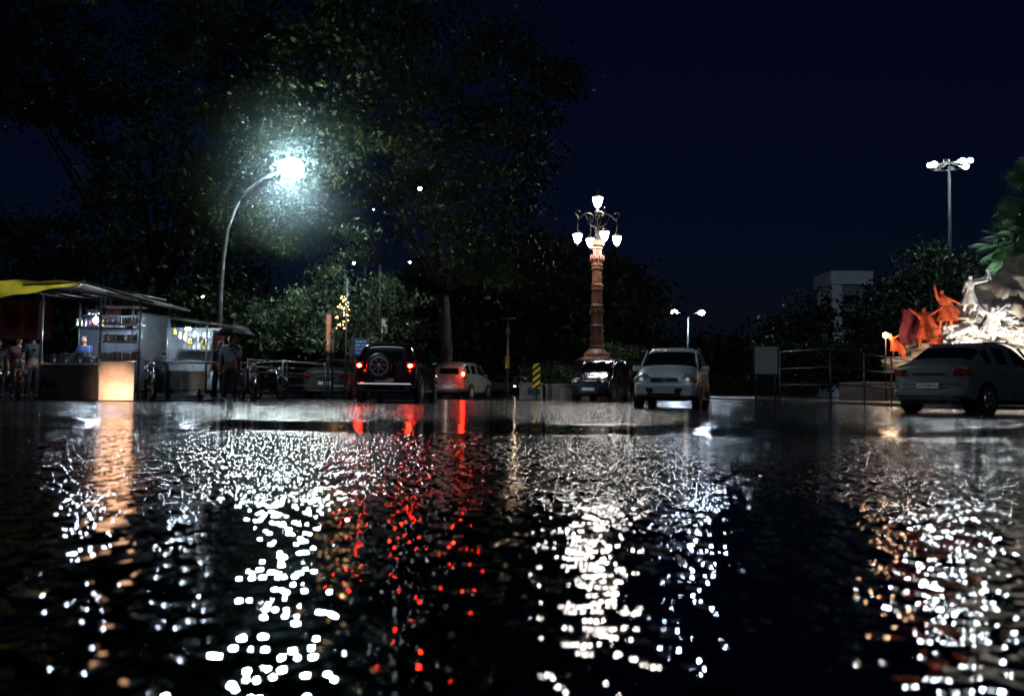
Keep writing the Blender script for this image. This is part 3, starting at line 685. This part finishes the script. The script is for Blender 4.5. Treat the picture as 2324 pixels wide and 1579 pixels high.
# ---------------- railings and signs
def rail(name,P,heights,post=1.8,mat=mGREYM,rad=.025):
    r=root(name,P[0]); o=P[0]
    for a,b in zip(P,P[1:]):
        n=max(1,int((b-a).length/post))
        for i in range(n+1):
            q=a.lerp(b,i/n)-o; tube('post',r,[q,q+Vector((0,0,max(heights)+.05))],rad*1.2,mat,8)
        for h in heights: tube('rail',r,[a-o+Vector((0,0,h)),b-o+Vector((0,0,h))],rad,mat,8)
z12=Vector((0,0,.12))
rail('metal_railing',[G(545,29)+z12,G(640,26.5)+z12,G(735,29)+z12],[.35,.7,1.05])
rail('metal_railing',[G(560,33)+z12,G(730,36)+z12],[.35,.7,1.05,1.3])
rail('guard_railing',[G(1770,22),G(1885,20),G(2075,27)],[.6,1.0,1.42],2.4,M('rail_grey',(.12,.135,.145),.4,.4),.018)
def board(name,px0,py0,px1,py1,D,mat,posts=True,frame=mSTEEL,lines=0,ink=mPLATE,head=0):
    c=G((px0+px1)/2,D); r=root(name,c,head); w=(px1-px0)/S(D); z0=W(px0,py1,D).z; z1=W(px0,py0,D).z
    box('panel',r,(0,0,(z0+z1)/2),(w,.03,z1-z0),mat,bev=.004)
    for x in (-w/2,w/2): box('frame_side',r,(x,-.005,(z0+z1)/2),(.03,.05,z1-z0+.03),frame)
    for z in (z0,z1): box('frame_bar',r,(0,-.004,z),(w,.046,.03),frame)
    if posts:
        for x in (-w/2+.05,w/2-.05): tube('post',r,[(x,.04,0),(x,.04,z1)],.025,frame,8)
    for k in range(lines):
        zz=z1-(k+.8)*(z1-z0)/(lines+.6); x=-w/2+.08
        while x<w/2-.12:
            l=random.uniform(.05,.14); l=min(l,w/2-.06-x); box('lettering',r,(x+l/2,-.019,zz),(l,.006,(z1-z0)/(lines*2.4)),ink); x+=l+.04
    return r
mORG=M('banner_orange',(.3,.09,.04),.6); mBLU=M('sign_blue',(.02,.05,.2),.4); mGRN=M('sign_green',(.02,.14,.06),.4)
board('banner_sign',737,712,748,800,30,mORG); board('blue_notice_board',800,768,836,806,28.5,mBLU,lines=4,ink=M('sign_ink',(.25,.3,.42),.5))
board('white_panel_sign',862,722,877,757,31,mWHITE,False)
tube('utility_pole',None,[G(863,31.3),W(863,600,31.3)],[.07,.05],mSTEEL,8)
board('green_direction_sign',1086,797,1109,812,55,mGRN,lines=2)
board('notice_panel',1712,785,1765,849,23.5,M('panel_grey',(.5,.53,.53),.5,var=.2),lines=6,ink=M('faint_ink',(.4,.43,.44),.6))
board('sign_board',748,745,757,800,30.3,mWHITE)
def cam_pole():
    D=50; b=G(1151,D); r=root('signal_pole',b); zt=W(1150,722,D).z
    tube('pole',r,[(0,0,0),(0,0,zt)],[.09,.06],mGREYM,8); box('signal_box',r,(0,-.1,W(1150,752,D).z),(.25,.2,.5),mBLACK,bev=.03)
    box('arrow_board',r,(0,-.12,W(1150,822,D).z),(.25,.03,.7),M('sign_yellow',(.35,.25,.02),.5)); box('lamp_arm',r,(.2,0,zt),(.5,.08,.06),mGREYM)
cam_pole()
def stripes():
    m=bpy.data.materials.new('hazard_stripes'); m.use_nodes=True; nt=m.node_tree; b=nt.nodes['Principled BSDF']
    tc=nt.nodes.new('ShaderNodeTexCoord'); sp=nt.nodes.new('ShaderNodeSeparateXYZ'); nt.links.new(tc.outputs['Object'],sp.inputs[0])
    def mt(op,a,b_):
        n=nt.nodes.new('ShaderNodeMath'); n.operation=op
        for i,x in enumerate((a,b_)):
            if isinstance(x,(int,float)): n.inputs[i].default_value=x
            else: nt.links.new(x,n.inputs[i])
        return n.outputs[0]
    v=mt('GREATER_THAN',mt('FRACT',mt('DIVIDE',mt('SUBTRACT',sp.outputs['Z'],mt('MULTIPLY',sp.outputs['X'],.8)),.26),0),.5)
    mx=nt.nodes.new('ShaderNodeMix'); mx.data_type='RGBA'; mx.inputs[6].default_value=(.01,.01,.01,1); mx.inputs[7].default_value=(.75,.42,.02,1)
    nt.links.new(v,mx.inputs[0]); nt.links.new(mx.outputs[2],b.inputs['Base Color']); b.inputs['Roughness'].default_value=.4
    return m
D=35.; b=G(1217,D); r=root('hazard_marker',b)
box('striped_board',r,(0,0,W(1217,853,D).z),(.29,.03,1.0),stripes(),bev=.003); tube('post',r,[(0,.04,0),(0,.04,1.2)],.03,mSTEEL,8)
mCON=M('concrete',(.17,.155,.14),.6,bump=.3); 
r=root('concrete_planter',G(1272,36)); lathe('ring',r,[(.62,0),(.62,.55),(.66,.58),(.66,.68),(.52,.68),(.5,.6)],mCON,n=20)
r=root('concrete_barrier',G(1205,36)); box('block',r,(0,0,.32),(.95,.5,.64),mCON,bev=.04); box('blue_band',r,(.1,-.255,.38),(.5,.02,.3),M('band_blue',(.012,.035,.1),.5)); box('cap',r,(0,0,.68),(1.0,.55,.08),mCON,bev=.02)

# ---------------- small lamps / string lights
mSP=M('spark',(1,1,1),emit=(.8,.92,1),es=60); mSPW=M('spark_warm',(1,1,1),emit=(1,.7,.45),es=60)
for i,(x,y,D,q) in enumerate(((953,428,29,1.4),(848,475,30,.6),(930,595,30,.9),(803,597,29.5,1),(460,673,31,1),(1168,876,58,1.3))):
    c=W(x,y,D); r=root('wall_lamp' if i else 'distant_lamp',c); rr=.042*q
    ball('bulb',r,(0,0,0),(rr,rr,rr),mSPW if i==5 else mSP,8); lathe('shade',r,[(rr*1.6,rr*.4),(rr*1.1,rr*1.3),(.02,rr*1.6)],mSTEEL,n=8)
    tube('bracket',r,[(0,.05,rr*1.4),(0,.4,rr*2)],.015,mSTEEL,5)
r=root('string_lights',W(780,670,29.6)); mWB=M('warm_bulb',(1,1,1),emit=(1,.52,.13),es=5); o=r.location.copy()
tube('cable',r,[(0,0,.1),(.02,0,-.4),(-.06,0,-1.2)],.01,mBLACK,4)
tube('post',r,[(.1,.1,.6),(.1,.1,-o.z)],.04,mSTEEL,6)
for k in range(40):
    q=W(random.gauss(777,5)+ (7 if k%2 else -3),random.uniform(672,745),29.6+random.uniform(-.2,.2))-o
    ball('bulb_%d'%k,r,q,(.022,)*3,mWB,6)
point('string_glow',(-.1,-.4,-.6),9,(1,.6,.25),.15,r)

# ---------------- sculpture group
def sculpture():
    D=42.; b=G(2200,D); r=root('monument_sculpture',b); s=S(D)
    X=lambda px:(px-2200)/s
    Z=lambda py: W(2200,py,D).z
    mR=M('sculpture_stone',(.38,.33,.28),.6,bump=.9,scale=1.6,var=.4); mO=M('orange_drape',(.40,.06,.012),.6,bump=.8,scale=4,var=.7); mRR=M('red_flag',(.12,.01,.025),.7,var=.4); mWh=M('white_drape',(.58,.57,.55),.6,bump=.4)
    def rock(nm,cx,cz,y,sx,sz,sy,mat,seed,amp=.28,fold=0):
        bm=bmesh.new(); bmesh.ops.create_icosphere(bm,subdivisions=4,radius=1)
        for v in bm.verts:
            d=v.co.normalized(); q=d*1.6+Vector((seed,seed*2,0))
            k=1+amp*noise.fractal(q,1,2,4)*1.2
            if fold: k+=fold*math.sin(d.x*14+noise.noise(q*1.3)*5)
            v.co=Vector((d.x*sx*k,d.y*sy*k,d.z*sz*k))
        o=fin(nm,bm,mat,r,True); o.location=(cx,y,cz); return o
    rock('cliff',X(2300),Z(672),.6,1.95,1.2,1.4,mR,1,.2,.02)
    rock('cliff',X(2370),Z(660),1,2.0,1.6,1.4,mR,2,.25,.03)
    rock('boulder',X(2240),Z(740),.2,1.1,1.0,1.2,mR,3,.5,.05); rock('boulder',X(2300),Z(745),-.1,1.5,1.2,1.2,mR,4,.5,.05)
    rock('boulder',X(2185),Z(770),.1,1.1,.9,1.0,mR,5,.5,.05); rock('boulder',X(2120),Z(805),.1,1.2,.6,.9,mR,6,.45); rock('boulder',X(2250),Z(790),-.4,1.6,1.0,1.0,mR,7,.5)
    rock('boulder',X(2060),Z(830),.2,1.0,.45,.8,mR,8,.4); rock('boulder',X(2320),Z(810),-.4,1.5,1.0,1.0,mR,9,.5)
    rock('carved_mane',X(2205),Z(715),-.4,.75,.75,.6,mWh,41,.5,.07); rock('carved_mane',X(2165),Z(755),-.6,.8,.6,.6,mWh,43,.5,.07); rock('carved_mane',X(2255),Z(715),-.7,.8,.5,.5,mWh,47,.5,.07)
    for k in range(26): 
        px=2110+k*8.5; rock('carved_wave_%d'%k,X(px+random.uniform(-6,6)),Z(800-k*3.6+random.uniform(-15,45)),-1.0,.3,.2,.3,mWh if k%2 else mR,20+k,.7,.09)
    box('plinth',r,(X(2210),.8,.5),(11,3.4,1.0),mCON,bev=.05)
    def fig(nm,px,pf,ph,mat,lean=0,arm=(1,.3),arm2=(-.7,-.2),yo=-.6,drape=None):
        h=(pf-ph)/s; o=Vector((X(px),yo,Z(pf))); k=h/1.75
        V=lambda x,y,z: o+Vector((x*k+lean*z*k,y*k,z*k))
        v=[V(0,0,.92),V(0,0,1.15),V(0,0,1.38),V(0,0,1.5),V(0,-.02,1.6),V(0,-.02,1.7),V(-.12,0,.85),V(-.2,-.05,.45),V(-.26,0,.05),V(.12,0,.85),V(.24,-.1,.5),V(.22,.05,.05),
           V(.2,0,1.36),V(.2+.28*arm[0],-.1,1.36+.28*arm[1]),V(.2+.55*arm[0],-.15,1.36+.6*arm[1]),V(-.2,0,1.36),V(-.2+.28*arm2[0],-.1,1.36+.28*arm2[1]),V(-.2+.5*arm2[0],-.2,1.36+.55*arm2[1])]
        e=[(0,1),(1,2),(2,3),(3,4),(4,5),(0,6),(6,7),(7,8),(0,9),(9,10),(10,11),(2,12),(12,13),(13,14),(2,15),(15,16),(16,17)]
        rr=[.15,.14,.16,.07,.11,.08,.11,.08,.06,.11,.08,.06,.09,.055,.04,.09,.055,.04]
        skin(nm,r,v,e,[q*k for q in rr],mat)
        bm=bmesh.new(); rings=[]
        for t in (0,.3,.6,1):
            rings.append([bm.verts.new(V(math.cos(a)*(.16+.2*t)*(1+.14*t*math.sin(a*7+px)),math.sin(a)*(.14+.16*t)*(1+.14*t*math.sin(a*7+px)),.98-.62*t)) for a in np.linspace(0,2*math.pi,36,endpoint=False)])
        for a_,b_ in zip(rings,rings[1:]):
            for q in range(36): bm.faces.new((a_[q],a_[(q+1)%36],b_[(q+1)%36],b_[q]))
        fin(nm+'_robe',bm,drape or mat,r,True)
        if drape:
            bm=bmesh.new(); g=[[bm.verts.new(V(-.1+.17*i+.05*math.sin(j),.15+.08*math.sin(i*2+j),1.55-.22*j-i*i*.03)) for j in range(6)] for i in range(6)]
            for i in range(5):
                for j in range(5): bm.faces.new((g[i][j],g[i+1][j],g[i+1][j+1],g[i][j+1]))
            fin(nm+'_cloak',bm,drape,r,True)
    fig('standing_figure',2178,714,628,mWh,.03,(1,.15),(-.4,-.8),-1.0)
    rock('ledge',X(2180),Z(728),-.6,.5,.4,.6,mR,60,.4,.05)
    fig('small_figure',2232,640,612,mWh,0,(.6,.6),(-.6,.2),-.6)
    fig('orange_figure',2128,752,660,mO,-.12,(.9,-.5),(-.3,1.0),-.9,mO)
    fig('orange_figure',2082,792,700,mO,-.05,(1,.6),(-1,.5),-.9,mO)
    fig('orange_figure',2018,812,760,mO,-.3,(.8,.4),(-.9,.3),-.9,mO)
    fig('white_figure',2200,770,700,mWh,.3,(.8,.8),(-.8,.2),-1.4,mWh)
    bm=bmesh.new(); g=[]
    for i in range(14):
        t=i/13; g.append([bm.verts.new((X(2040+72*t+4*math.sin(j*1.3)),-.35+.14*math.sin(i*1.3+j*.4),Z(702+12*t+(84-26*t)*j/5+3*math.sin(i)))) for j in range(6)])
    for i in range(13):
        for j in range(5): bm.faces.new((g[i][j],g[i+1][j],g[i+1][j+1],g[i][j+1]))
    fin('red_banner',bm,mRR,r,True); tube('banner_pole',r,[(X(2112),-.3,Z(800)),(X(2108),-.3,Z(655))],.03,mSTEEL,6)
    def fl(px,py,y,tx,tz,P,col,a=95,glow=6):
        p=Vector((X(px),y,Z(py))); q=Vector((tx,-.2,tz))
        d=(q-p).normalized()
        box('flood_housing',r,p-d*.12,(.3,.3,.12),mBLACK,rot=d.to_track_quat('Z','Y').to_euler(),bev=.02)
        box('flood_lens',r,p-d*.05,(.24,.24,.02),M('flood_face',(1,1,1),emit=col,es=glow),rot=d.to_track_quat('Z','Y').to_euler())
        spot('flood_spot',p+d*.05,q,P,col,a,.12,r)
    fl(2130,850,-3.6,X(2260),Z(700),950,(1,.94,.86)); fl(2250,855,-3.8,X(2300),Z(680),1050,(1,.93,.85))
    fl(2050,850,-3.2,X(2090),Z(740),320,(1,.66,.42)); 
    ball('flood_bulb',r,(X(1993),-.9,Z(766)),(.13,.13,.13),M('warm_flood',(1,1,1),emit=(1,.75,.5),es=60),12); tube('flood_stand',r,[(X(1993),-.9,0),(X(1993),-.9,Z(772))],.03,mSTEEL,6)
    point('warm_flood_light',(X(1998),-1.15,Z(768)),60,(1,.58,.3),.12,r)
sculpture()
def palm(px,D,zt,n,R,seed):
    b=G(px,D); r=root('fan_palm_tree',b); rnd=random.Random(seed); mP=leafmat('palm_leaf',(.04,.09,.045),(.12,.2,.11),.3)
    tube('trunk',r,[(0,0,0),(.08,0,zt*.3),(-.05,0,zt*.7),(0,0,zt)],[.2,.15,.13,.15],mBARK,10)
    bm=bmesh.new()
    for i in range(n):
        az=rnd.uniform(0,2*math.pi); el=rnd.uniform(-.9,1.25); L=R*rnd.uniform(.45,.75)
        d=Vector((math.cos(az)*math.cos(el),math.sin(az)*math.cos(el),math.sin(el))); base=Vector((0,0,zt+rnd.uniform(-.6,.1))); tip=base+d*L
        sd=d.cross(Vector((0,0,1))).normalized(); up=sd.cross(d)
        q=[bm.verts.new(p) for p in (base-sd*.015,base+sd*.015,tip+sd*.01,tip-sd*.01)]; bm.faces.new(q)
        for k in range(24):
            a=(k/23-.5)*4.2; dd=(d*math.cos(a)+sd*math.sin(a)); dd=(dd+up*.15*math.cos(a)).normalized(); l=R*.5*(.75+.25*math.cos(a*.7))
            w=dd.cross(up).normalized()*.036; m1=tip+dd*l*.6; e1=tip+dd*l-Vector((0,0,.16*R*.6))
            f=[bm.verts.new(p) for p in (tip,m1+w,e1,m1-w)]; bm.faces.new(f)
    fin('fronds',bm,mP,r)
palm(2312,46,W(2318,530,46).z,46,1.9,3); palm(2375,47,W(2300,440,47).z,40,2.6,5)
q=G(2255,44.3); r=root('garden_floodlight',(q.x,q.y,.12)); tube('stand',r,[(0,0,0),(0,0,3.6)],.04,mSTEEL,6); box('housing',r,(0,0,3.65),(.3,.2,.2),mBLACK,rot=(-.8,0,0),bev=.02)
spot('garden_spot',(0,-.1,3.85),(1.3,1.8,8.0),2200,(.8,1,.9),100,.1,r)

# ---------------- world, fill sun, camera
w=bpy.data.worlds.new('World'); SC.world=w; w.use_nodes=True; nt=w.node_tree; bg=nt.nodes['Background']
sk=nt.nodes.new('ShaderNodeTexSky'); sk.sky_type='NISHITA'; sk.sun_disc=False; sk.sun_elevation=math.radians(4); sk.sun_rotation=math.radians(180)
mx=nt.nodes.new('ShaderNodeMix'); mx.data_type='RGBA'; mx.blend_type='MULTIPLY'; mx.inputs[0].default_value=1; mx.inputs[7].default_value=(.16,.26,1.0,1)
nt.links.new(sk.outputs[0],mx.inputs[6]); nt.links.new(mx.outputs[2],bg.inputs['Color']); bg.inputs['Strength'].default_value=.004
l=bpy.data.lights.new('fill_sun','SUN'); l.energy=.16; l.angle=math.radians(8); l.color=(.7,.86,1); o=bpy.data.objects.new('fill_sun',l); o.rotation_euler=(math.radians(62),0,math.radians(-18)); link(o)  # fill added from behind the camera, in place of unseen street lamps
cd=bpy.data.cameras.new('camera'); cam=bpy.data.objects.new('camera',cd); link(cam)
Mx=Matrix((( Rv.x,Uv.x,-Fv.x,0),(Rv.y,Uv.y,-Fv.y,0),(Rv.z,Uv.z,-Fv.z,H),(0,0,0,1))); cam.matrix_world=Mx
cd.sensor_width=36; cd.lens=FP/FW*36; cd.clip_start=.05; cd.clip_end=2000
cd.dof.use_dof=True; cd.dof.focus_distance=24; cd.dof.aperture_fstop=2.8
SC.camera=cam
SC.view_settings.view_transform='Standard'; SC.view_settings.look='None'; SC.view_settings.exposure=0
